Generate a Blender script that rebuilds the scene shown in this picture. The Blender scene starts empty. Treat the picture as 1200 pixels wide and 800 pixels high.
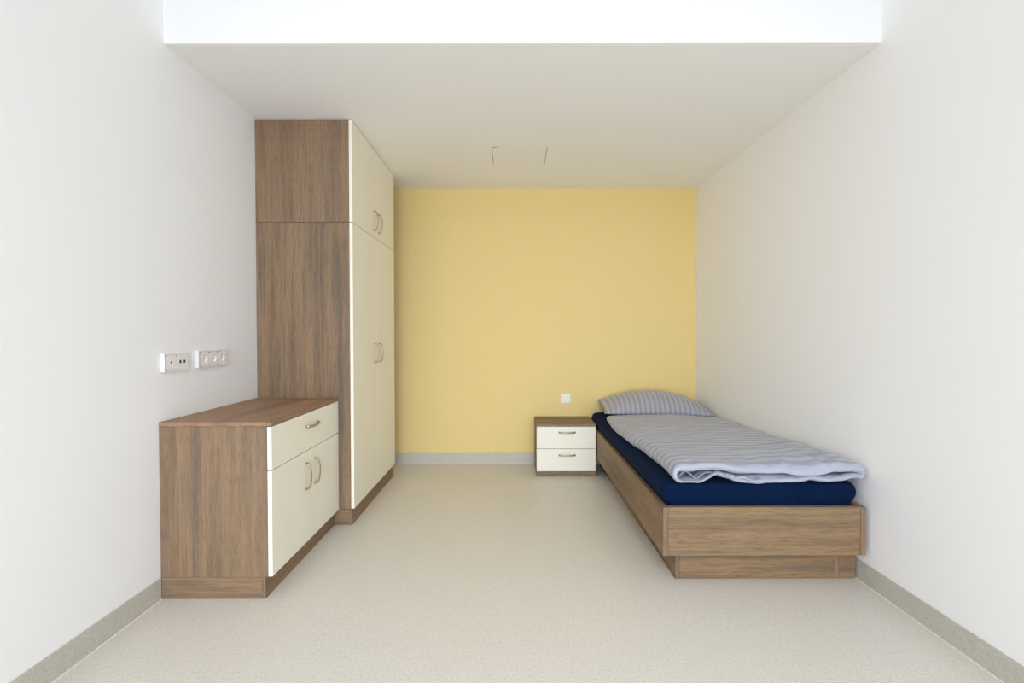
import bpy, bmesh, math, random
from mathutils import Vector, Matrix, noise

# ------------------------------------------------------------------ camera
scene = bpy.context.scene
C = scene.collection
CAM_H = 1.18
PITCH, YAW, ROLL = 0.0166, 0.0002, -0.0012
fw = Vector((math.sin(YAW) * math.cos(PITCH), math.cos(YAW) * math.cos(PITCH), -math.sin(PITCH)))
rt0 = Vector((math.cos(YAW), -math.sin(YAW), 0))
up0 = rt0.cross(fw)
rt = math.cos(ROLL) * rt0 + math.sin(ROLL) * up0
up = -math.sin(ROLL) * rt0 + math.cos(ROLL) * up0
cam_data = bpy.data.cameras.new('camera')
cam_data.sensor_width = 36.0
cam_data.lens = 546.0 / 1200.0 * 36.0
cam_data.clip_start = 0.02
cam = bpy.data.objects.new('camera', cam_data)
C.objects.link(cam)
m = Matrix((rt, up, -fw)).transposed().to_4x4()
m.translation = (0, 0, CAM_H)
cam.matrix_world = m
scene.camera = cam

# ------------------------------------------------------------------ room numbers
XL, XR = -1.565, 1.664
YB, YR = 4.214, -3.4            # far wall, wall behind the camera
ZC, ZU = 2.488, 3.05            # lowered ceiling, upper ceiling
YM = 2.118                      # edge of the lowered ceiling

# ------------------------------------------------------------------ world and light
world = bpy.data.worlds.new('world')
scene.world = world
world.use_nodes = True
wn = world.node_tree
wn.nodes['Background'].inputs['Color'].default_value = (0.80, 0.90, 1.0, 1)
wn.nodes['Background'].inputs['Strength'].default_value = 1.0


def area(name, loc, rot, sx, sy, power, col):
    l = bpy.data.lights.new(name, 'AREA')
    l.shape = 'RECTANGLE'
    l.size, l.size_y = sx, sy
    l.energy = power
    l.color = col
    o = bpy.data.objects.new(name, l)
    o.location = loc
    o.rotation_euler = rot
    C.objects.link(o)
    return o


# daylight of the tall window in the wall behind the camera: sky light falling in and slightly down
win = area('window_daylight', (0.05, YR + 0.06, 1.25), (math.radians(77), 0, 0), 2.8, 2.1, 44, (0.865, 0.928, 1.0))
win.data.spread = math.radians(80)
# ceiling lamp of the high front part of the room
area('ceiling_lamp_light', (0.05, -1.4, ZU - 0.10), (0, 0, 0), 1.2, 1.2, 51, (0.765, 0.83, 1.0))

# white rooms live on light that bounces many times
scene.cycles.max_bounces = 20
scene.cycles.diffuse_bounces = 16
scene.cycles.sample_clamp_indirect = 6.0

vs = scene.view_settings
vs.view_transform = 'Standard'
vs.look = 'None'
vs.gamma = 1.0
vs.use_curve_mapping = False
vs.exposure = 0.03


# ------------------------------------------------------------------ materials
def srgb(r, g, b):
    def f(c):
        c /= 255.0
        return c / 12.92 if c <= 0.04045 else ((c + 0.055) / 1.055) ** 2.4
    return (f(r), f(g), f(b), 1.0)


def base_mat(name, col, rough=0.5, spec=0.5, metal=0.0):
    mt = bpy.data.materials.new(name)
    mt.use_nodes = True
    b = mt.node_tree.nodes['Principled BSDF']
    b.inputs['Base Color'].default_value = col
    b.inputs['Roughness'].default_value = rough
    b.inputs['Specular IOR Level'].default_value = spec
    b.inputs['Metallic'].default_value = metal
    return mt, mt.node_tree, b


def add_bump(nt, b, height, strength, dist):
    bp = nt.nodes.new('ShaderNodeBump')
    bp.inputs['Strength'].default_value = strength
    bp.inputs['Distance'].default_value = dist
    nt.links.new(height, bp.inputs['Height'])
    nt.links.new(bp.outputs['Normal'], b.inputs['Normal'])


def tex_coord(nt, scale, loc=(0, 0, 0), kind='Object'):
    tc = nt.nodes.new('ShaderNodeTexCoord')
    mp = nt.nodes.new('ShaderNodeMapping')
    mp.inputs['Scale'].default_value = scale
    mp.inputs['Location'].default_value = loc
    nt.links.new(tc.outputs[kind], mp.inputs['Vector'])
    return mp.outputs['Vector']


def noise_node(nt, vec, scale, detail=3, rough=0.5):
    n = nt.nodes.new('ShaderNodeTexNoise')
    n.inputs['Scale'].default_value = scale
    n.inputs['Detail'].default_value = detail
    n.inputs['Roughness'].default_value = rough
    nt.links.new(vec, n.inputs['Vector'])
    return n.outputs['Fac']


def ramp(nt, fac, stops):
    r = nt.nodes.new('ShaderNodeValToRGB')
    e = r.color_ramp.elements
    e[0].position, e[0].color = stops[0]
    e[1].position, e[1].color = stops[-1]
    for p, c in stops[1:-1]:
        x = e.new(p)
        x.color = c
    nt.links.new(fac, r.inputs['Fac'])
    return r.outputs['Color']


def mix(nt, a, b, fac, mode='MIX'):
    n = nt.nodes.new('ShaderNodeMix')
    n.data_type = 'RGBA'
    n.blend_type = mode
    if isinstance(fac, float):
        n.inputs[0].default_value = fac
    else:
        nt.links.new(fac, n.inputs[0])
    for sock, v in ((n.inputs[6], a), (n.inputs[7], b)):
        if isinstance(v, tuple):
            sock.default_value = v
        else:
            nt.links.new(v, sock)
    return n.outputs[2]


def plaster(name, col):
    mt, nt, b = base_mat(name, col, 0.75, 0.25)
    v = tex_coord(nt, (1, 1, 1))
    h = noise_node(nt, v, 160, 3, 0.6)
    add_bump(nt, b, h, 0.12, 0.002)
    return mt


def speckled(name, c1, c2, c3, rough=0.45):
    mt, nt, b = base_mat(name, c1, rough, 0.35)
    v = tex_coord(nt, (1, 1, 1))
    n1 = noise_node(nt, v, 95, 2, 0.6)
    n2 = noise_node(nt, v, 260, 2, 0.6)
    col = ramp(nt, n1, [(0.30, c2), (0.46, c1), (0.58, c1), (0.72, c3)])
    dk = ramp(nt, n2, [(0.34, (0.80, 0.79, 0.76, 1)), (0.47, (1, 1, 1, 1)), (1.0, (1, 1, 1, 1))])
    nt.links.new(mix(nt, col, dk, 1.0, 'MULTIPLY'), b.inputs['Base Color'])
    return mt


def oak(name, axis, seed=0.0, tint=1.0, warm=(0.99, 1, 0.985)):
    """grey-brown oak laminate, grain along one axis"""
    mt, nt, b = base_mat(name, (0.3, 0.2, 0.14, 1), 0.52, 0.22)
    g = {'x': 0, 'y': 1, 'z': 2}[axis]

    def sc(across, along):
        s = [across] * 3
        s[g] = along
        return tuple(s)
    off = (seed * 1.7, seed * 2.3, seed * 0.9)
    band = noise_node(nt, tex_coord(nt, sc(10, 0.5), off), 1.0, 3, 0.6)
    streak = noise_node(nt, tex_coord(nt, sc(95, 2.6), off), 1.0, 4, 0.65)
    pore = noise_node(nt, tex_coord(nt, sc(380, 16), off), 1.0, 2, 0.6)

    def c(r, g_, b_):
        k = srgb(r * warm[0], g_ * warm[1], b_ * warm[2])
        return (k[0] * tint * 0.94, k[1] * tint * 0.94, k[2] * tint * 0.94, 1)
    col = ramp(nt, band, [(0.32, c(118, 102, 89)), (0.44, c(137, 114, 93)), (0.55, c(151, 124, 99)), (0.68, c(126, 107, 91))])
    st = ramp(nt, streak, [(0.28, (0.68, 0.68, 0.69, 1)), (0.5, (1.0, 0.99, 0.99, 1)), (0.75, (1.22, 1.20, 1.17, 1))])
    po = ramp(nt, pore, [(0.35, (0.60, 0.60, 0.60, 1)), (0.48, (1, 1, 1, 1)), (0.75, (1.16, 1.16, 1.16, 1))])
    col = mix(nt, col, st, 0.85, 'MULTIPLY')
    col = mix(nt, col, po, 0.7, 'MULTIPLY')
    nt.links.new(col, b.inputs['Base Color'])
    add_bump(nt, b, pore, 0.15, 0.0006)
    return mt


def fabric_striped(name, c1, c2, freq, use_v=True, crease=(10, 24, 16)):
    mt, nt, b = base_mat(name, c1, 0.62, 0.3)
    b.inputs['Sheen Weight'].default_value = 0.25
    uv = nt.nodes.new('ShaderNodeTexCoord').outputs['UV']
    sep = nt.nodes.new('ShaderNodeSeparateXYZ')
    nt.links.new(uv, sep.inputs[0])
    mul = nt.nodes.new('ShaderNodeMath')
    mul.operation = 'MULTIPLY'
    mul.inputs[1].default_value = freq * 2 * math.pi
    nt.links.new(sep.outputs[1 if use_v else 0], mul.inputs[0])
    sn = nt.nodes.new('ShaderNodeMath')
    sn.operation = 'SINE'
    nt.links.new(mul.outputs[0], sn.inputs[0])
    mr = nt.nodes.new('ShaderNodeMapRange')
    mr.inputs['From Min'].default_value = -0.45
    mr.inputs['From Max'].default_value = 0.45
    nt.links.new(sn.outputs[0], mr.inputs['Value'])
    nt.links.new(mix(nt, c1, c2, mr.outputs[0]), b.inputs['Base Color'])
    rr = nt.nodes.new('ShaderNodeMapRange')
    rr.inputs['To Min'].default_value = 0.42
    rr.inputs['To Max'].default_value = 0.72
    nt.links.new(mr.outputs[0], rr.inputs['Value'])
    nt.links.new(rr.outputs[0], b.inputs['Roughness'])
    n = noise_node(nt, tex_coord(nt, crease), 1.0, 4, 0.55)
    add_bump(nt, b, n, 0.8, 0.02)
    return mt


M = {}
M['wall'] = plaster('white_wall_paint', (0.90, 0.90, 0.90, 1))
M['ceiling'] = plaster('white_ceiling_paint', (0.90, 0.90, 0.90, 1))
M['yellow'] = plaster('yellow_wall_paint', (0.79, 0.625, 0.275, 1))
M['floor'] = speckled('speckled_vinyl', (0.70, 0.665, 0.595, 1), (0.61, 0.575, 0.51, 1), (0.78, 0.745, 0.675, 1), 0.38)
M['base'] = speckled('grey_vinyl_skirting', (0.55, 0.525, 0.46, 1), (0.48, 0.455, 0.395, 1), (0.62, 0.59, 0.52, 1), 0.5)
M['seam'] = base_mat('weld_seam', (0.84, 0.81, 0.74, 1), 0.5)[0]
for i, ax in enumerate('xyz'):
    M['oak_' + ax] = oak('oak_laminate_' + ax, ax, 0.0)
    M['oak2_' + ax] = oak('oak_laminate_second_' + ax, ax, 3.7)
M['oak_top'] = oak('oak_worktop_y', 'y', 2.2, 1.22, (1.01, 0.98, 0.96))
M['oak3_z'] = oak('oak_laminate_third_z', 'z', 8.3)
M['bed_x'] = oak('bed_oak_laminate_x', 'x', 5.2, 0.94, (1.0, 1.0, 0.95))
M['bed_y'] = oak('bed_oak_laminate_y', 'y', 6.6, 0.94, (1.0, 1.0, 0.95))
M['edge'] = oak('oak_edge_band', 'z', 1.1, 1.0, (0.97, 0.96, 0.98))
M['cream'] = base_mat('cream_lacquer', (0.86, 0.835, 0.725, 1), 0.42, 0.4)[0]
M['nickel'] = base_mat('brushed_nickel', (0.50, 0.42, 0.31, 1), 0.36, 0.5, 1.0)[0]
M['plastic'] = base_mat('white_plastic', (0.82, 0.81, 0.79, 1), 0.30, 0.5)[0]
M['insert'] = base_mat('socket_plastic', (0.86, 0.83, 0.80, 1), 0.32, 0.5)[0]
M['dark'] = base_mat('dark_hole', (0.02, 0.02, 0.02, 1), 0.6)[0]
M['metalpin'] = base_mat('steel_contact', (0.5, 0.5, 0.5, 1), 0.3, 0.5, 1.0)[0]
M['gap'] = base_mat('dark_gap_backing', (0.22, 0.21, 0.20, 1), 0.7)[0]  # dark tone standing in for shade behind the hatch gap
M['frame_white'] = base_mat('window_frame_white', (0.8, 0.8, 0.8, 1), 0.4)[0]
mt, nt, b = base_mat('navy_jersey', (0.0015, 0.0095, 0.037, 1), 0.9, 0.08)
b.inputs['Sheen Weight'].default_value = 0.015
b.inputs['Sheen Tint'].default_value = (0.5, 0.6, 0.9, 1)
add_bump(nt, b, noise_node(nt, tex_coord(nt, (14, 14, 6)), 1.0, 3, 0.5), 0.25, 0.012)
M['navy'] = mt
M['duvet'] = fabric_striped('grey_striped_sateen', (0.39, 0.41, 0.49, 1), (0.285, 0.30, 0.365, 1), 1 / 0.062, True)
M['pillow'] = fabric_striped('grey_striped_pillowcase', (0.40, 0.40, 0.455, 1), (0.30, 0.30, 0.345, 1), 1 / 0.040, False, (20, 8, 10))


# ------------------------------------------------------------------ mesh helpers
def obj(name, bm, mat, parent=None, smooth=False, loc=None):
    me = bpy.data.meshes.new(name)
    bmesh.ops.recalc_face_normals(bm, faces=bm.faces)
    if smooth:
        for f in bm.faces:
            f.smooth = True
    bm.to_mesh(me)
    bm.free()
    me.materials.append(mat)
    o = bpy.data.objects.new(name, me)
    C.objects.link(o)
    if parent:
        o.parent = parent
    if loc:
        o.location = loc
    return o


def bx(bm, x0, x1, y0, y1, z0, z1, bev=0.0):
    t = bmesh.new()
    r = bmesh.ops.create_cube(t, size=1.0)
    for v in r['verts']:
        v.co = Vector(((x0 + x1) / 2 + v.co.x * (x1 - x0), (y0 + y1) / 2 + v.co.y * (y1 - y0), (z0 + z1) / 2 + v.co.z * (z1 - z0)))
    if bev:
        bmesh.ops.bevel(t, geom=list(t.edges), offset=bev, segments=2, profile=0.5, affect='EDGES')
    me = bpy.data.meshes.new('tmp')
    t.to_mesh(me)
    t.free()
    bm.from_mesh(me)
    bpy.data.meshes.remove(me)
    return bm


def box(name, dims, mat, parent=None, bev=0.0008):
    return obj(name, bx(bmesh.new(), *dims, bev), mat, parent)


def tag(o, label=None, cat=None, group=None, kind=None):
    if label:
        o['label'] = label
    if cat:
        o['category'] = cat
    if group:
        o['group'] = group
    if kind:
        o['kind'] = kind
    return o


def thing(name, label, cat, loc, group=None):
    o = bpy.data.objects.new(name, None)
    o.empty_display_size = 0.1
    C.objects.link(o)
    o.location = loc
    return tag(o, label, cat, group)


def struct(name, bm, mat, label):
    return tag(obj(name, bm, mat), label, None, None, 'structure')


# ------------------------------------------------------------------ the room
T = 0.15
struct('floor', bx(bmesh.new(), XL - T, XR + T, YR - T, YB + T, -0.1, 0.0), M['floor'], 'pale beige speckled vinyl floor')
struct('wall_left', bx(bmesh.new(), XL - T, XL, YR - T, YB + T, 0, ZU), M['wall'], 'plain white wall behind the cabinets')
struct('wall_right', bx(bmesh.new(), XR, XR + T, YR - T, YB + T, 0, ZU), M['wall'], 'plain white wall beside the bed')
struct('wall_back', bx(bmesh.new(), XL, XR, YB, YB + T, 0, ZU), M['yellow'], 'pastel yellow wall at the head of the bed')
struct('ceiling_upper', bx(bmesh.new(), XL, XR, YR, YM, ZU, ZU + T), M['ceiling'], 'white upper ceiling over the front of the room')
struct('wall_bulkhead', bx(bmesh.new(), XL, XR, YM, YM + 0.02, ZC + 0.0005, ZU + T), M['wall'], 'bright white upright face of the lowered ceiling')

# lowered ceiling with the square opening of the hatch
HX0, HX1, HY0, HY1 = -0.1425, 0.2535, 3.286, 3.660
bm = bmesh.new()
zt = ZC + 0.06
for d in ((XL, XR, YM + 0.02, HY0), (XL, XR, HY1, YB), (XL, HX0, HY0, HY1), (HX1, XR, HY0, HY1)):
    bx(bm, *d, ZC, zt)
struct('ceiling', bm, M['ceiling'], 'white lowered ceiling over bed and wardrobe')
# dark slab above so the hatch gap reads dark
hatch = thing('ceiling_hatch', 'flush white square access hatch in the lowered ceiling', 'hatch', ((HX0 + HX1) / 2, (HY0 + HY1) / 2, ZC))
hw, hd = (HX1 - HX0) / 2, (HY1 - HY0) / 2
bm = bmesh.new()
bx(bm, -hw + 0.004, hw - 0.004, -hd + 0.016, hd - 0.001, 0.0, 0.016)
bx(bm, -hw + 0.052, hw - 0.004, -hd + 0.0012, -hd + 0.0162, -0.0003, 0.016)
obj('panel', bm, M['ceiling'], hatch)
box('frame', (-hw - 0.02, hw + 0.02, -hd - 0.02, hd + 0.02, 0.061, 0.07), M['gap'], hatch, 0)  # dark backing slab over the opening, added so the gap looks shaded
box('key_slot', (-hw + 0.003, -hw + 0.050, -hd + 0.002, -hd + 0.015, 0.004, 0.012), M['dark'], hatch, 0)

# wall behind the camera with its window
WX0, WX1, WZ0, WZ1 = -1.38, 1.48, 0.12, 2.40
bm = bmesh.new()
for d in ((XL, WX0, 0, ZU), (WX1, XR, 0, ZU), (WX0, WX1, 0, WZ0), (WX0, WX1, WZ1, ZU)):
    bx(bm, d[0], d[1], YR - T, YR, d[2], d[3])
struct('wall_rear', bm, M['wall'], 'white wall with the window')
bm = bmesh.new()
for d in ((WX0, WX1, WZ0, WZ0 + 0.06), (WX0, WX1, WZ1 - 0.06, WZ1), (WX0, WX0 + 0.06, WZ0, WZ1), (WX1 - 0.06, WX1, WZ0, WZ1), (0.02, 0.08, WZ0, WZ1)):
    bx(bm, d[0], d[1], YR - 0.10, YR - 0.04, d[2], d[3])
struct('window_1', bm, M['frame_white'], 'white window frame')

# skirting of grey vinyl with its weld seam
BH, BT = 0.097, 0.005


def skirting(name, dims, seam, label):
    o = struct(name, bx(bmesh.new(), *dims), M['base'], label)
    box('weld_seam', seam, M['seam'], o, 0)


skirting('baseboard_left', (XL, XL + BT, YR, 2.054, 0, BH), (XL + BT, XL + BT + 0.005, YR, 2.054, 0, 0.0025), 'grey speckled vinyl skirting on left wall')
skirting('baseboard_corner', (XL, XL + BT, 3.87, YB, 0, BH), (XL + BT, XL + BT + 0.004, 3.87, YB - 0.006, 0, 0.0025), 'grey vinyl skirting behind the wardrobe')
skirting('baseboard_right', (XR - BT, XR, YR, YB, 0, BH), (XR - BT - 0.005, XR - BT, YR, YB - 0.006, 0, 0.0025), 'grey speckled vinyl skirting on right wall')
skirting('baseboard_back', (XL + BT, XR - BT, YB - BT, YB, 0, BH), (XL + BT + 0.004, XR - BT - 0.006, YB - BT - 0.004, YB - BT, 0, 0.0025), 'grey vinyl skirting below the yellow wall')


# ------------------------------------------------------------------ bow handle
def handle_mesh(length=0.134, proj=0.028, w=0.0065, th=0.0045):
    """bow handle: along local Z, projecting along +X, centre at origin"""
    bm = bmesh.new()
    n = 22
    rings = []
    path = []
    hl = length / 2
    for i in range(n + 1):
        t = -1 + 2 * i / n
        z = t * (hl - 0.004)
        x = proj * (0.62 + 0.38 * (1 - t * t))
        if abs(t) > 0.9:
            x -= proj * 0.10 * (abs(t) - 0.9) / 0.1
        path.append((x, z))
    pts = [(0.0, -hl), (proj * 0.35, -hl + 0.0005)] + path + [(proj * 0.35, hl - 0.0005), (0.0, hl)]
    for i, (x, z) in enumerate(pts):
        a = pts[max(0, i - 1)]
        c = pts[min(len(pts) - 1, i + 1)]
        d = Vector((c[0] - a[0], 0, c[1] - a[1])).normalized()
        nx = Vector((d.z, 0, -d.x))
        if i < 2 or i > len(pts) - 3:
            nx = Vector((0, 0, 1 if i < 2 else -1))
            nx = Vector((0, 0, -1)) if i < 2 else Vector((0, 0, 1))
            if i < 2:
                nx = Vector((0, 0, -1))
        ring = []
        ww = w * (1.0 if 2 < i < len(pts) - 3 else 1.15)
        for k in range(8):
            ang = 2 * math.pi * (k + 0.5) / 8
            ring.append(bm.verts.new(Vector((x, 0, z)) + Vector((0, 1, 0)) * ww * math.cos(ang) + nx * th * math.sin(ang)))
        rings.append(ring)
    for i in range(len(rings) - 1):
        for k in range(8):
            bm.faces.new((rings[i][k], rings[i][(k + 1) % 8], rings[i + 1][(k + 1) % 8], rings[i + 1][k]))
    bm.faces.new(rings[0])
    bm.faces.new(rings[-1])
    return bm


hm = obj('handle', handle_mesh(), M['nickel'], None, True)
HANDLE_MESH = hm.data
bpy.data.objects.remove(hm)


def handle(parent, loc, facing='x', vertical=True):
    o = bpy.data.objects.new('handle', HANDLE_MESH)
    C.objects.link(o)
    o.parent = parent
    o.location = loc
    m_ = Matrix.Identity(3)
    if facing == 'x' and not vertical:
        m_ = Matrix.Rotation(math.radians(90), 3, 'X')
    elif facing == '-y':
        m_ = Matrix.Rotation(math.radians(-90), 3, 'Z')
        if not vertical:
            m_ = m_ @ Matrix.Rotation(math.radians(90), 3, 'X')
    o.rotation_euler = m_.to_euler()
    o['label'] = 'brushed nickel bow handle'
    return o


# ------------------------------------------------------------------ sideboard
SY0, SY1 = 2.057, 2.855
SX0 = XL + 0.001
SF = -1.066        # outer face of the fronts
sb = thing('sideboard', 'low oak cabinet with one cream drawer above two cream doors', 'cabinet', (SX0, SY0, 0))
D = SF - SX0       # depth
W = SY1 - SY0
cx = D - 0.021     # carcass depth
P = 0.018
box('side_panel', (0, cx, 0, P, 0.098, 0.770), M['oak_z'], sb)
box('side_panel', (0, cx, W - P, W, 0.098, 0.770), M['oak2_z'], sb)
box('bottom_panel', (0, cx, P, W - P, 0.098, 0.116), M['oak_y'], sb)
box('back_panel', (0, 0.006, P, W - P, 0.116, 0.770), M['oak2_z'], sb)
box('worktop', (0, D, -0.001, W, 0.771, 0.790), M['oak_top'], sb, 0.0012)
PX = -1.099 - SX0
box('plinth_side', (0, PX - P, 0.001, P, 0, 0.097), M['oak_x'], sb)
pf = box('plinth_front', (PX - P, PX, 0.001, W, 0, 0.097), M['oak_y'], sb)
box('edge_band', (PX - P + 0.001, PX - 0.001, 0.0003, 0.002, 0.001, 0.096), M['edge'], pf, 0)
fx0, fx1 = D - 0.020, D - 0.0005
dr = box('drawer', (fx0, fx1, 0.001, W - 0.002, 0.5755, 0.768), M['cream'], sb, 0.0012)
handle(dr, (fx1, 2.474 - SY0, 0.700), 'x', False)
mid = W / 2
for a, b_, hy in ((0.001, mid - 0.0012, 2.400), (mid + 0.0012, W - 0.002, 2.508)):
    d_ = box('door', (fx0, fx1, a, b_, 0.100, 0.5715), M['cream'], sb, 0.0012)
    handle(d_, (fx1, hy - SY0 + 0.0, 0.445), 'x', True)

# ------------------------------------------------------------------ wardrobe
WY0, WY1 = 2.8575, 3.860
WF = -0.973
wd = thing('wardrobe', 'tall oak wardrobe with cream doors reaching the ceiling', 'wardrobe', (SX0, WY0, 0))
D = WF - SX0
W = WY1 - WY0
cx = D - 0.021
WT = ZC - 0.006
WS = 1.862
for y0, y1 in ((0, P), (W - P, W)):
    box('side_panel', (0, cx, y0, y1, 0.100, WS - 0.001), M['oak2_z'], wd)
    box('upper_side_panel', (0, cx, y0, y1, WS + 0.001, WT), M['oak3_z'], wd)
box('top_panel', (0, cx, P, W - P, WT - P, WT), M['oak_y'], wd)
box('bottom_panel', (0, cx, P, W - P, 0.100, 0.118), M['oak_y'], wd)
box('middle_panel', (0, cx, P, W - P, WS - P, WS + P), M['oak_y'], wd)
box('back_panel', (0, 0.006, P, W - P, 0.118, WT - P), M['oak2_z'], wd)
PX = -0.988 - SX0
box('plinth_side', (0, PX - P, 0.001, P, 0, 0.098), M['oak_x'], wd)
pf = box('plinth_front', (PX - P, PX, 0.001, W - 0.03, 0, 0.098), M['oak_y'], wd)
box('edge_band', (PX - P + 0.001, PX - 0.001, 0.0003, 0.002, 0.001, 0.097), M['edge'], pf, 0)
fx0, fx1 = D - 0.020, D - 0.0005
mid = W / 2
for a, b_, s in ((0.001, mid - 0.0012, -1), (mid + 0.0012, W - 0.001, 1)):
    d_ = box('door', (fx0, fx1, a, b_, 0.102, WS - 0.002), M['cream'], wd, 0.0012)
    handle(d_, (fx1, mid + s * 0.056, 1.043))
    d_ = box('upper_door', (fx0, fx1, a, b_, WS + 0.002, WT - 0.001), M['cream'], wd, 0.0012)
    handle(d_, (fx1, mid + s * 0.056, 1.980))

# ------------------------------------------------------------------ nightstand
NX0, NX1, NY0 = 0.201, 0.694, 3.836
ns = thing('nightstand', 'small oak bedside cabinet with two cream drawers', 'nightstand', ((NX0 + NX1) / 2, NY0, 0))
hw = (NX1 - NX0) / 2
ND = YB - BT - 0.006 - NY0
box('side_panel', (-hw, -hw + P, 0.021, ND, 0.040, 0.413), M['oak_z'], ns)
box('side_panel', (hw - P, hw, 0.021, ND, 0.040, 0.413), M['oak_z'], ns)
box('back_panel', (-hw + P, hw - P, ND - 0.006, ND, 0.040, 0.413), M['oak_z'], ns)
box('bottom_panel', (-hw + P, hw - P, 0.021, ND - 0.006, 0.040, 0.056), M['oak_x'], ns)
box('top_panel', (-hw, hw, -0.001, ND, 0.414, 0.433), M['oak_x'], ns, 0.0012)
box('plinth', (-hw + 0.002, hw - 0.002, 0.002, ND, 0, 0.039), M['oak_x'], ns)
for z0, z1, hz in ((0.2305, 0.4115, 0.366), (0.043, 0.2265, 0.178)):
    d_ = box('drawer', (-hw + 0.003, hw - 0.002, 0, 0.019, z0, z1), M['cream'], ns, 0.0012)
    handle(d_, (0.455 - (NX0 + NX1) / 2, 0.0, hz), '-y', False)

# ------------------------------------------------------------------ bed frame
BX0, BX1, BY0, BY1 = 0.702, 1.644, 2.150, 4.200
BZ0, BZ1 = 0.147, 0.373
bed = thing('bed_frame', 'oak single bed frame on a recessed plinth by the white wall', 'bed', ((BX0 + BX1) / 2, BY0, 0))
hx = (BX1 - BX0) / 2
L = BY1 - BY0
R = 0.025


def bed_rail(name, dims, mat):
    return box(name, dims, mat, bed, 0.0015)


bed_rail('side_rail', (-hx, -hx + R, 0, L, BZ0, BZ1), M['bed_y'])
bed_rail('side_rail', (hx - R, hx, 0, L, BZ0, BZ1), M['bed_y'])
bed_rail('foot_board', (-hx + R + 0.0005, hx - R - 0.0005, 0.001, R, BZ0, BZ1), M['bed_x'])
bed_rail('head_board', (-hx + R + 0.0005, hx - R - 0.0005, L - R, L, BZ0, BZ1), M['bed_x'])
bed_rail('base_panel', (-hx + R, hx - R, R, L - R, 0.150, 0.168), M['bed_x'])
b0 = 2.222 - BY0
bl, br = 0.784 - (BX0 + BX1) / 2, 1.651 - (BX0 + BX1) / 2
bq = 1.552 - (BX0 + BX1) / 2
bed_rail('plinth_side', (bl, bl + 0.022, b0, L - 0.07, 0, BZ0 - 0.0005), M['bed_y'])
bed_rail('plinth_front', (bl + 0.0225, bq, b0 + 0.001, b0 + 0.022, 0, BZ0 - 0.0005), M['bed_x'])
bed_rail('plinth_side', (bq + 0.0005, bq + 0.022, b0, L - 0.07, 0, BZ0 - 0.0005), M['bed_y'])
bed_rail('plinth_block', (bq + 0.0225, br, b0 + 0.001, b0 + 0.022, 0, BZ0 - 0.0005), M['bed_x'])

for rail in [o for o in bed.children if o.name.split('.')[0] in ('side_rail', 'plinth_side')]:
    xs = [v.co.x for v in rail.data.vertices]
    zs = [v.co.z for v in rail.data.vertices]
    yy = min(v.co.y for v in rail.data.vertices)
    box('edge_band', (min(xs) + 0.001, max(xs) - 0.001, yy - 0.0006, yy + 0.001, min(zs) + 0.001, max(zs) - 0.001), M['edge'], rail, 0)

# ------------------------------------------------------------------ mattress in a navy fitted sheet
MX0, MX1, MY0, MY1 = 0.730, 1.616, 2.187, 4.168
mat_t = thing('mattress', 'mattress in a navy blue fitted sheet lying in the oak frame', 'mattress', ((MX0 + MX1) / 2, MY0, 0.169))


def rounded_rect(x0, x1, y0, y1, r, seg=7, side=90):
    pts = []
    corners = ((x1 - r, y0 + r, -90), (x1 - r, y1 - r, 0), (x0 + r, y1 - r, 90), (x0 + r, y0 + r, 180))
    for i, (px, py, a0) in enumerate(corners):
        arc = [(px + r * math.cos(math.radians(a0 + 90 * k / seg)), py + r * math.sin(math.radians(a0 + 90 * k / seg))) for k in range(seg + 1)]
        pts += arc
        nx_, ny_, na = corners[(i + 1) % 4]
        q = (nx_ + r * math.cos(math.radians(na)), ny_ + r * math.sin(math.radians(na)))
        for k in range(1, side):
            t = k / side
            pts.append((arc[-1][0] * (1 - t) + q[0] * t, arc[-1][1] * (1 - t) + q[1] * t))
    return pts


bm = bmesh.new()
prof = [(0.170, 0.0), (0.374, 0.0), (0.380, -0.004), (0.392, -0.012), (0.408, -0.019), (0.424, -0.024), (0.440, -0.022), (0.453, -0.017), (0.464, -0.009), (0.472, 0.002), (0.477, 0.014), (0.480, 0.035), (0.482, 0.08)]
fine_prof = []
for (z0, i0), (z1, i1) in zip(prof, prof[1:]):
    nn = 3 if 0.374 <= z0 < 0.465 else 1
    fine_prof += [(z0 + (z1 - z0) * k / nn, i0 + (i1 - i0) * k / nn) for k in range(nn)]
prof = fine_prof + [prof[-1]]
rings = []
ox, oy, oz = mat_t.location
for z, ins in prof:
    ring = []
    for (x, y) in rounded_rect(MX0 + ins, MX1 - ins, MY0 + (ins * 0.25 if ins < 0 else ins), MY1 - max(ins, 0), 0.042):
        dz = 0.0015 * noise.noise(Vector((x * 3, y * 3, 1.3))) if z > 0.44 else 0
        ww = 0.0035 * noise.noise(Vector((x * 9 + z * 14, y * 5 - z * 6, 4.0))) if 0.385 < z < 0.47 else 0
        if 0.376 < z < 0.472 and y < MY0 + 0.03 and 1.15 < x < 1.6:
            q = x - 0.62 * (z - 0.42)
            k = math.exp(-((q - 1.345) / 0.055) ** 2) + 0.45 * math.exp(-((q - 1.53) / 0.05) ** 2)
            ww += 0.006 * k * math.sin(q * 2 * math.pi / 0.034) * min(1.0, (z - 0.376) / 0.02) * min(1.0, (0.472 - z) / 0.02)
        ring.append(bm.verts.new((x - ox, y + ww - oy, z + dz - oz)))
    rings.append(ring)
for a, b_ in zip(rings, rings[1:]):
    n = len(a)
    for k in range(n):
        bm.faces.new((a[k], a[(k + 1) % n], b_[(k + 1) % n], b_[k]))
bm.faces.new(rings[-1])
bm.faces.new(rings[0])
sheet = obj('fitted_sheet', bm, M['navy'], mat_t, True)

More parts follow.
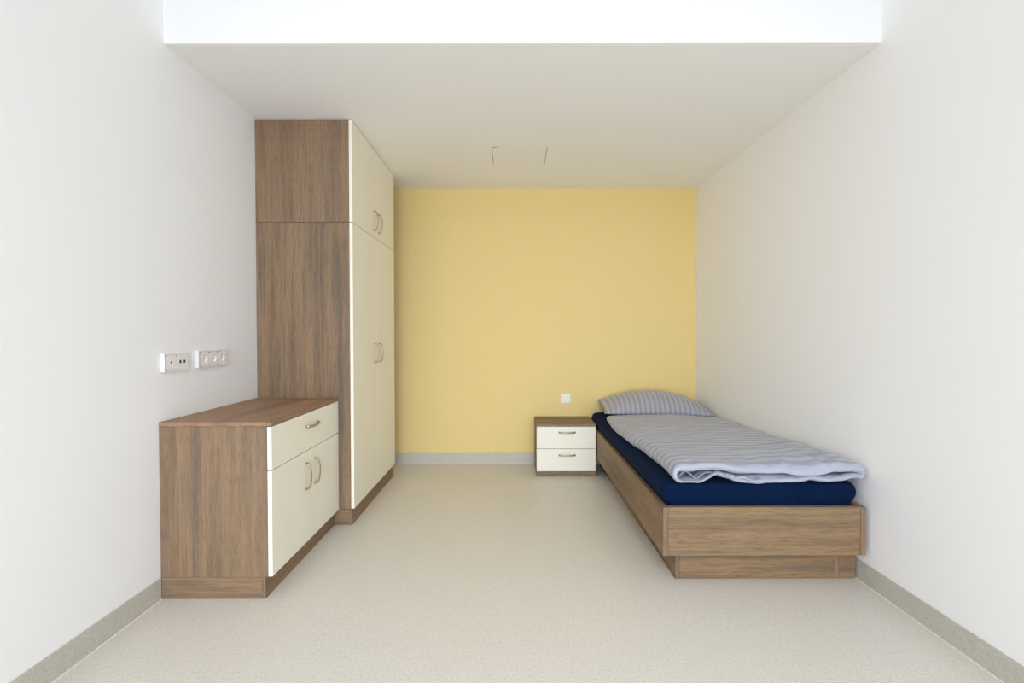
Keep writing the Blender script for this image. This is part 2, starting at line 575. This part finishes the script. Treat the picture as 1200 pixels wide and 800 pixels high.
# ------------------------------------------------------------------ duvet folded lengthwise
def lerp_table(tab, x):
    if x <= tab[0][0]:
        return tab[0][1]
    for (x0, y0), (x1, y1) in zip(tab, tab[1:]):
        if x <= x1:
            t = (x - x0) / (x1 - x0)
            t = t * t * (3 - 2 * t) * 0.5 + t * 0.5
            return y0 + (y1 - y0) * t
    return tab[-1][1]


LEFT_EDGE = [(2.15, 0.760), (2.41, 0.772), (2.72, 0.762), (2.87, 0.748), (3.05, 0.744), (3.15, 0.733), (3.32, 0.732), (3.57, 0.750), (3.66, 0.762), (3.74, 0.782)]
TOP_Z = [(2.15, 0.572), (2.30, 0.574), (2.60, 0.562), (3.00, 0.548), (3.40, 0.542), (3.62, 0.534), (3.74, 0.524)]
LIP_Z = [(0.75, 0.538), (0.91, 0.538), (0.97, 0.541), (1.03, 0.533), (1.11, 0.524), (1.19, 0.515), (1.30, 0.511), (1.39, 0.513), (1.52, 0.525), (1.60, 0.541), (1.65, 0.545)]
HEM_Z = [(0.75, 0.484), (0.87, 0.481), (0.912, 0.497), (0.96, 0.516), (1.01, 0.498), (1.07, 0.480), (1.16, 0.474), (1.33, 0.481), (1.39, 0.488), (1.47, 0.481), (1.55, 0.488), (1.60, 0.499), (1.65, 0.505)]
DX1 = 1.644
MTOP = 0.4850


def fbm(x, y, s):
    return noise.noise(Vector((x, y, s))) + 0.5 * noise.noise(Vector((x * 2.1, y * 2.1, s + 7))) + 0.25 * noise.noise(Vector((x * 4.3, y * 4.3, s + 13)))


def ridge(x, y, s):
    return 0.35 - abs(noise.noise(Vector((x, y, s))))


def wrinkle(x, y):
    w = 0.013 * fbm(x * 2.6, y * 1.9, 0.3)
    # long shallow folds lying across the bed, a little slanted
    q = y + 0.22 * x + 0.03 * noise.noise(Vector((x * 3, y * 3, 2)))
    w += 0.0130 * ridge(x * 2.2, q * 8.0, 3.1) * (0.6 + 0.8 * noise.noise(Vector((x * 2, y * 2, 70))))
    w += 0.0036 * fbm(x * 5 + 0.8 * y, q * 19, 3.1)
    # sharper tugs towards the two front corners
    k = max(0.0, 1 - math.hypot((x - 1.50) / 0.50, (y - 2.20) / 0.35))
    w += 0.028 * k * ridge(x * 8 + y * 6, y * 7 - x * 3, 5.5)
    k = max(0.0, 1 - math.hypot((x - 1.00) / 0.40, (y - 2.20) / 0.20))
    w += 0.016 * k * ridge(x * 9 - y * 3, y * 9, 9.0)
    return w


NB, NF, NT, NCL = 60, 14, 96, 9
rows = []
vv = []
NV = 130
for i in range(NV + 1):
    t = i / NV
    d = 0.5 - 0.5 * math.cos(math.pi * t)
    vv.append(0.45 * t + 0.55 * d)
vv = [0, 0.0006, 0.002, 0.005, 0.009] + [x for x in vv if 0.011 < x < 0.989] + [0.992, 0.996, 0.999, 1.0]
th_top, th_bot = 0.040, 0.013


def duvet_mid(kind, t, v):
    """middle line of the cloth: returns (x, y, z, thickness)"""
    ybk = 3.725
    yf = 2.152
    if kind == 'b':
        yf = 2.158 + 0.010 * noise.noise(Vector((t * 7, 0, 2.0)))
        ybk = 3.70
    elif kind in 'tc':
        yf = 2.150 + 0.010 * noise.noise(Vector((t * 5, 1.0, 6.0)))
        ybk = 3.725 + 0.012 * noise.noise(Vector((t * 4, 3.0, 6.0)))
    y = yf + (ybk - yf) * v
    d = (ybk - yf) * v
    db = (ybk - yf) * (1 - v)
    td = 0.030
    e = 1.0
    if d < td:
        e = math.sqrt(max(0.0, 1 - (1 - d / td) ** 2))
    if db < td:
        e = min(e, math.sqrt(max(0.0, 1 - (1 - db / td) ** 2)))
    e = max(e, 0.06)
    xl = lerp_table(LEFT_EDGE, y)
    ztop = lerp_table(TOP_Z, y)
    front = max(0.0, 1 - d / 0.13)
    f2 = front * front * (3 - 2 * front)
    zb0 = MTOP + th_bot / 2 + 0.001
    zt0 = ztop - th_top / 2
    r = (zt0 - zb0) / 2
    if kind == 'b':
        x = 1.628 + (xl + r - 1.628) * t
        tb = th_bot + 0.016 * min(1.0, max(0.0, (x - 0.90) / 0.12))
        hem = lerp_table(HEM_Z, x) + tb / 2 + 0.0045 * noise.noise(Vector((x * 22, 0.5, 3)))
        zb0 = MTOP + tb / 2 + 0.001
        z = zb0 * (1 - f2) + max(zb0 if d > 0.022 else 0.0, hem) * f2
        z += 0.003 * f2 * abs(noise.noise(Vector((x * 16, y * 10, 8))))
        return x, y, z, tb * e
    if kind == 'f':
        a = math.pi * (1.5 - t)          # from bottom (270 deg) over the left (180) to the top (90)
        x = xl + r + r * math.cos(a) * 1.0
        z = (zb0 + zt0) / 2 + r * math.sin(a)
        hem = lerp_table(HEM_Z, x) + th_bot / 2
        lip = lerp_table(LIP_Z, x) + th_top / 2
        low = hem - zb0
        z += low * f2 * (1 - t)
        z += 0.006 * t * noise.noise(Vector((t * 2, y * 7, 11))) * (1 - 0.5 * f2)
        x += 0.006 * noise.noise(Vector((t * 2, y * 6, 31)))
        top_w = max(0.0, t - 0.5) * 2
        f3 = max(0.0, 1 - d / 0.05) ** 2
        z += (lip - zt0) * 0.6 * f3 * top_w * top_w
        return x, y, z, (th_bot + (th_top - th_bot) * t) * e
    xr = DX1 - 0.018
    if kind == 't':
        x = xl + r + (xr - 0.012 - xl - r) * t
        lip = lerp_table(LIP_Z, x) + th_top / 2 + 0.005 * noise.noise(Vector((x * 17, 0.2, 5)))
        f3 = max(0.0, 1 - d / 0.075)
        f3 = f3 * f3
        edge = min(1.0, (x - xl - r) / 0.10)
        z = zt0 + wrinkle(x, y) * min(1.0, 0.35 + edge) + (lip - zt0) * f3 * (0.6 + 0.4 * edge)
        z += 0.006 * math.sin(math.pi * min(1, max(0, t))) * (1 - front)
        z -= 0.010 * max(0.0, (t - 0.93) / 0.07) ** 2
        return x, y, z, th_top * e
    # curl at the wall side
    x0 = xr - 0.012
    xt, yt, ztt, _ = duvet_mid('t', 1.0, v)
    rr = 0.020
    a = math.pi * (0.5 - 1.05 * t)
    x = x0 + rr * math.cos(a) + 0.004 * noise.noise(Vector((t * 3, y * 9, 21)))
    z = ztt - rr + rr * math.sin(a)
    return x, yt, z, th_top * e * (1 - 0.45 * t)


dv = thing('duvet', 'grey striped duvet folded lengthwise on the navy mattress', 'duvet', ((MX0 + MX1) / 2, 2.16, MTOP))
ox, oy, oz = dv.location
bm = bmesh.new()
uvl = bm.loops.layers.uv.new('UVMap')
params = [('b', k / NB) for k in range(NB)] + [('f', k / NF) for k in range(NF)] + [('t', k / NT) for k in range(NT)] + [('c', k / NCL) for k in range(NCL + 1)]
loops = []
uvs = {}
for v in vv:
    mids = [duvet_mid(k, t, v) for k, t in params]
    n = len(mids)
    outer, inner = [], []
    s = 0.0
    for i, (x, y, z, th) in enumerate(mids):
        a, c = mids[max(0, i - 1)], mids[min(n - 1, i + 1)]
        tx, tz = c[0] - a[0], c[2] - a[2]
        ln = math.hypot(tx, tz) or 1.0
        nx_, nz_ = tz / ln, -tx / ln
        # the walk runs right->left below and left->right above: outward is the left side of the walk
        nx_, nz_ = -nx_, -nz_
        if i:
            s += math.hypot(x - mids[i - 1][0], z - mids[i - 1][2])
        e_end = 1.0
        if i == 0 or i == n - 1:
            e_end = 0.25
        floor_z = 0.4850 if y > 2.172 else 0.0
        po = bm.verts.new((x + nx_ * th / 2 * e_end - ox, y - oy, max(floor_z, z + nz_ * th / 2 * e_end) - oz))
        pi = bm.verts.new((x - nx_ * th / 2 * e_end - ox, y - oy, max(floor_z + 0.0008, z - nz_ * th / 2 * e_end) - oz))
        yy = y + 0.020 * noise.noise(Vector((x * 2.5, y * 2.0, 44))) + 0.006 * noise.noise(Vector((x * 8, y * 6, 48)))
        uvs[po] = uvs[pi] = (s, yy)
        outer.append(po)
        inner.append(pi)
    loops.append(outer + inner[::-1])
for a, b_ in zip(loops, loops[1:]):
    n = len(a)
    for k in range(n):
        bm.faces.new((a[k], a[(k + 1) % n], b_[(k + 1) % n], b_[k]))
for lp in (loops[0], loops[-1]):
    n = len(lp)
    for k in range(n // 2 - 1):
        bm.faces.new((lp[k], lp[k + 1], lp[n - 2 - k], lp[n - 1 - k]))
for f in bm.faces:
    for l_ in f.loops:
        l_[uvl].uv = uvs[l_.vert]
obj('cover', bm, M['duvet'], dv, True)

# crumpled inner folds showing in the open front of the duvet
def fold_sheet(pts, y0, y1, th, seed):
    bm_ = bmesh.new()
    uv_ = bm_.loops.layers.uv.new('UVMap')
    # smooth the polyline
    fine = []
    for i in range(len(pts) - 1):
        p0, p1, p2, p3 = pts[max(0, i - 1)], pts[i], pts[i + 1], pts[min(len(pts) - 1, i + 2)]
        for k in range(8):
            t = k / 8
            fine.append(tuple(0.5 * ((2 * p1[c_]) + (p2[c_] - p0[c_]) * t + (2 * p0[c_] - 5 * p1[c_] + 4 * p2[c_] - p3[c_]) * t * t + (3 * p1[c_] - p0[c_] - 3 * p2[c_] + p3[c_]) * t ** 3) for c_ in (0, 1)))
    fine.append(pts[-1])
    n_ = len(fine)
    rows_ = []
    lay = {}
    for j in range(9):
        v_ = j / 8
        o_, i_ = [], []
        for i, (x_, z_) in enumerate(fine):
            a_, c_ = fine[max(0, i - 1)], fine[min(n_ - 1, i + 1)]
            tx_, tz_ = c_[0] - a_[0], c_[1] - a_[1]
            l2 = math.hypot(tx_, tz_) or 1
            nx2, nz2 = -tz_ / l2, tx_ / l2
            e_ = 0.2 if j == 0 or i in (0, n_ - 1) else 1.0
            y_ = y0 + (y1 - y0) * v_ ** 1.6 + 0.006 * noise.noise(Vector((i * 0.21, seed, 0))) * (1 - v_)
            for lst, sg in ((o_, 1), (i_, -1)):
                ver = bm_.verts.new((x_ + sg * nx2 * th / 2 * e_ - ox_d, y_ - oy_d, z_ + sg * nz2 * th / 2 * e_ - oz_d - 0.004 * v_))
                lay[ver] = (i / n_, y_)
                lst.append(ver)
        rows_.append(o_ + i_[::-1])
    for a_, b2 in zip(rows_, rows_[1:]):
        m_ = len(a_)
        for k in range(m_):
            bm_.faces.new((a_[k], a_[(k + 1) % m_], b2[(k + 1) % m_], b2[k]))
    for lp_ in (rows_[0], rows_[-1]):
        m_ = len(lp_)
        for k in range(m_ // 2 - 1):
            bm_.faces.new((lp_[k], lp_[k + 1], lp_[m_ - 2 - k], lp_[m_ - 1 - k]))
    for f_ in bm_.faces:
        for l3 in f_.loops:
            l3[uv_].uv = lay[l3.vert]
    return bm_


ox_d, oy_d, oz_d = dv.location
obj('inner_fold', fold_sheet([(0.782, 0.503), (0.800, 0.527), (0.826, 0.530), (0.850, 0.508), (0.872, 0.502), (0.900, 0.523), (0.935, 0.531)], 2.172, 2.42, 0.007, 1.0), M['duvet'], dv, True)
obj('inner_fold', fold_sheet([(0.985, 0.527), (1.010, 0.516), (1.030, 0.503), (1.055, 0.513), (1.080, 0.512), (1.120, 0.497), (1.160, 0.503)], 2.142, 2.26, 0.010, 2.0), M['duvet'], dv, True)

# ------------------------------------------------------------------ pillow
pl = thing('pillow', 'plump grey striped pillow at the head of the bed', 'pillow', (1.205, 3.985, 0.548))
bm = bmesh.new()
uvl = bm.loops.layers.uv.new('UVMap')
A, B_ = 0.445, 0.228
NU, NW = 64, 40
rotm = Matrix.Rotation(math.radians(0.8), 3, 'Y') @ Matrix.Rotation(math.radians(6.5), 3, 'X') @ Matrix.Rotation(math.radians(-2), 3, 'Z')
grid = {}
for side in (1, -1):
    for i in range(NU + 1):
        for j in range(NW + 1):
            edge = i in (0, NU) or j in (0, NW)
            if side == -1 and edge:
                grid[(side, i, j)] = grid[(1, i, j)]
                continue
            u = math.sin(math.pi / 2 * (-1 + 2 * i / NU))
            w = math.sin(math.pi / 2 * (-1 + 2 * j / NW))
            x = A * u * (1 - 0.045 * (1 - w * w))
            y = B_ * w * (1 - 0.07 * (1 - u * u))
            h = (max(0.0, (1 - u ** 2)) ** 0.62) * (max(0.0, (1 - w ** 2)) ** 0.55)
            z = h * (0.140 if side == 1 else -0.070)
            if not edge:
                z += 0.006 * side * h * fbm(x * 6, y * 6, 17) + 0.004 * h * noise.noise(Vector((x * 16, y * 5, 3)))
            p = rotm @ Vector((x, y, z))
            wp = p + pl.location
            if wp.z < 0.4865:
                p.z = 0.4865 - pl.location.z
            if wp.y > YB - 0.004:
                p.y = YB - 0.004 - pl.location.y
            if wp.x > XR - 0.006:
                p.x = XR - 0.006 - pl.location.x
            vert = bm.verts.new(p)
            uvs[vert] = (x, y)
            grid[(side, i, j)] = vert
for side in (1, -1):
    for i in range(NU):
        for j in range(NW):
            q = [grid[(side, i, j)], grid[(side, i + 1, j)], grid[(side, i + 1, j + 1)], grid[(side, i, j + 1)]]
            f = bm.faces.new(q if side == 1 else q[::-1])
            for l_ in f.loops:
                l_[uvl].uv = uvs[l_.vert]
obj('pillowcase', bm, M['pillow'], pl, True)


# ------------------------------------------------------------------ wall sockets
def square_ring_insert(half, r, depth, n=24):
    """square faceplate (local YZ, facing +X) with a round recess; front face at x = 0"""
    bm_ = bmesh.new()
    sq, c0, c1 = [], [], []
    for k in range(n):
        a = 2 * math.pi * (k + 0.5) / n
        cs, sn_ = math.cos(a), math.sin(a)
        kk = half / max(abs(cs), abs(sn_))
        sq.append(bm_.verts.new((0, cs * kk, sn_ * kk)))
        c0.append(bm_.verts.new((0.0006, cs * r, sn_ * r)))
        c1.append(bm_.verts.new((-depth, cs * (r - 0.001), sn_ * (r - 0.001))))
    for k in range(n):
        j = (k + 1) % n
        bm_.faces.new((sq[k], sq[j], c0[j], c0[k]))
        bm_.faces.new((c0[k], c0[j], c1[j], c1[k]))
    bm_.faces.new(c1)
    return bm_


def disc_x(r, x0, x1, y, z, n=12):
    bm_ = bmesh.new()
    a = [bm_.verts.new((x0, y + r * math.cos(2 * math.pi * k / n), z + r * math.sin(2 * math.pi * k / n))) for k in range(n)]
    b2 = [bm_.verts.new((x1, v.co.y, v.co.z)) for v in a]
    for k in range(n):
        bm_.faces.new((a[k], a[(k + 1) % n], b2[(k + 1) % n], b2[k]))
    bm_.faces.new(a)
    bm_.faces.new(b2)
    return bm_


def plate_frame(bm_, y0, y1, z0, z1, th, rim, rim_y):
    bx(bm_, 0, th, y0, y1, z0, z0 + rim, 0.0008)
    bx(bm_, 0, th, y0, y1, z1 - rim, z1, 0.0008)
    bx(bm_, 0, th, y0, y0 + rim_y, z0 + rim, z1 - rim, 0.0008)
    bx(bm_, 0, th, y1 - rim_y, y1, z0 + rim, z1 - rim, 0.0008)
    return bm_


TH = 0.016
# data and antenna plate
s1 = thing('data_outlet', 'white double wall plate with two dark data ports', 'outlet', (XL, 2.152, 1.051))
y0, y1, hz = -0.077, 0.077, 0.041
obj('frame', plate_frame(bmesh.new(), y0, y1, -hz, hz, TH, 0.0063, 0.0068), M['plastic'], s1)
a_ins = obj('antenna_insert', square_ring_insert(0.0345, 0.0065, 0.006), M['insert'], s1, loc=(TH + 0.0008, -0.0355, 0))
obj('antenna_pin', disc_x(0.0035, -0.0055, -0.001, 0.0, 0.0), M['dark'], a_ins)
d_ins = box('data_insert', (0.003, TH + 0.0008, 0.0010, 0.0705, -0.0345, 0.0345), M['insert'], s1, 0.0008)
for yy in (0.0225, 0.0495):
    box('data_port', (TH + 0.0006, TH + 0.0013, yy - 0.0055, yy + 0.0055, -0.0065, 0.0075), M['dark'], d_ins, 0.0002)

# triple power socket
s2 = thing('power_socket', 'white triple wall plate with three round power sockets', 'socket', (XL, 2.418, 1.055))
y0, y1, hz = -0.118, 0.118, 0.0425
obj('frame', plate_frame(bmesh.new(), y0, y1, -hz, hz, TH, 0.0070, 0.0116), M['plastic'], s2)
for k in (-1, 0, 1):
    ins = obj('socket_insert', square_ring_insert(0.0353, 0.0205, 0.009), M['insert'], s2, loc=(TH + 0.0008, k * 0.0708, 0))
    for q in (-1, 1):
        obj('pin_hole', disc_x(0.0028, -0.0092, -0.0084, q * 0.0095, 0), M['dark'], ins)
        box('earth_clip', (-0.0085, -0.001, -0.003, 0.003, q * 0.0185 - 0.001, q * 0.0185 + 0.001), M['metalpin'], ins, 0)

# switch plate on the yellow wall
s3 = thing('wall_switch', 'small square white plate on the yellow wall above the nightstand', 'switch', (0.4875, YB, 0.593))
bm = bmesh.new()
bx(bm, -0.041, 0.041, -0.010, 0, -0.041, 0.041, 0.0015)
obj('frame', bm, M['plastic'], s3)
box('rocker', (-0.029, 0.029, -0.0135, -0.0095, -0.029, 0.029), M['plastic'], s3, 0.001)
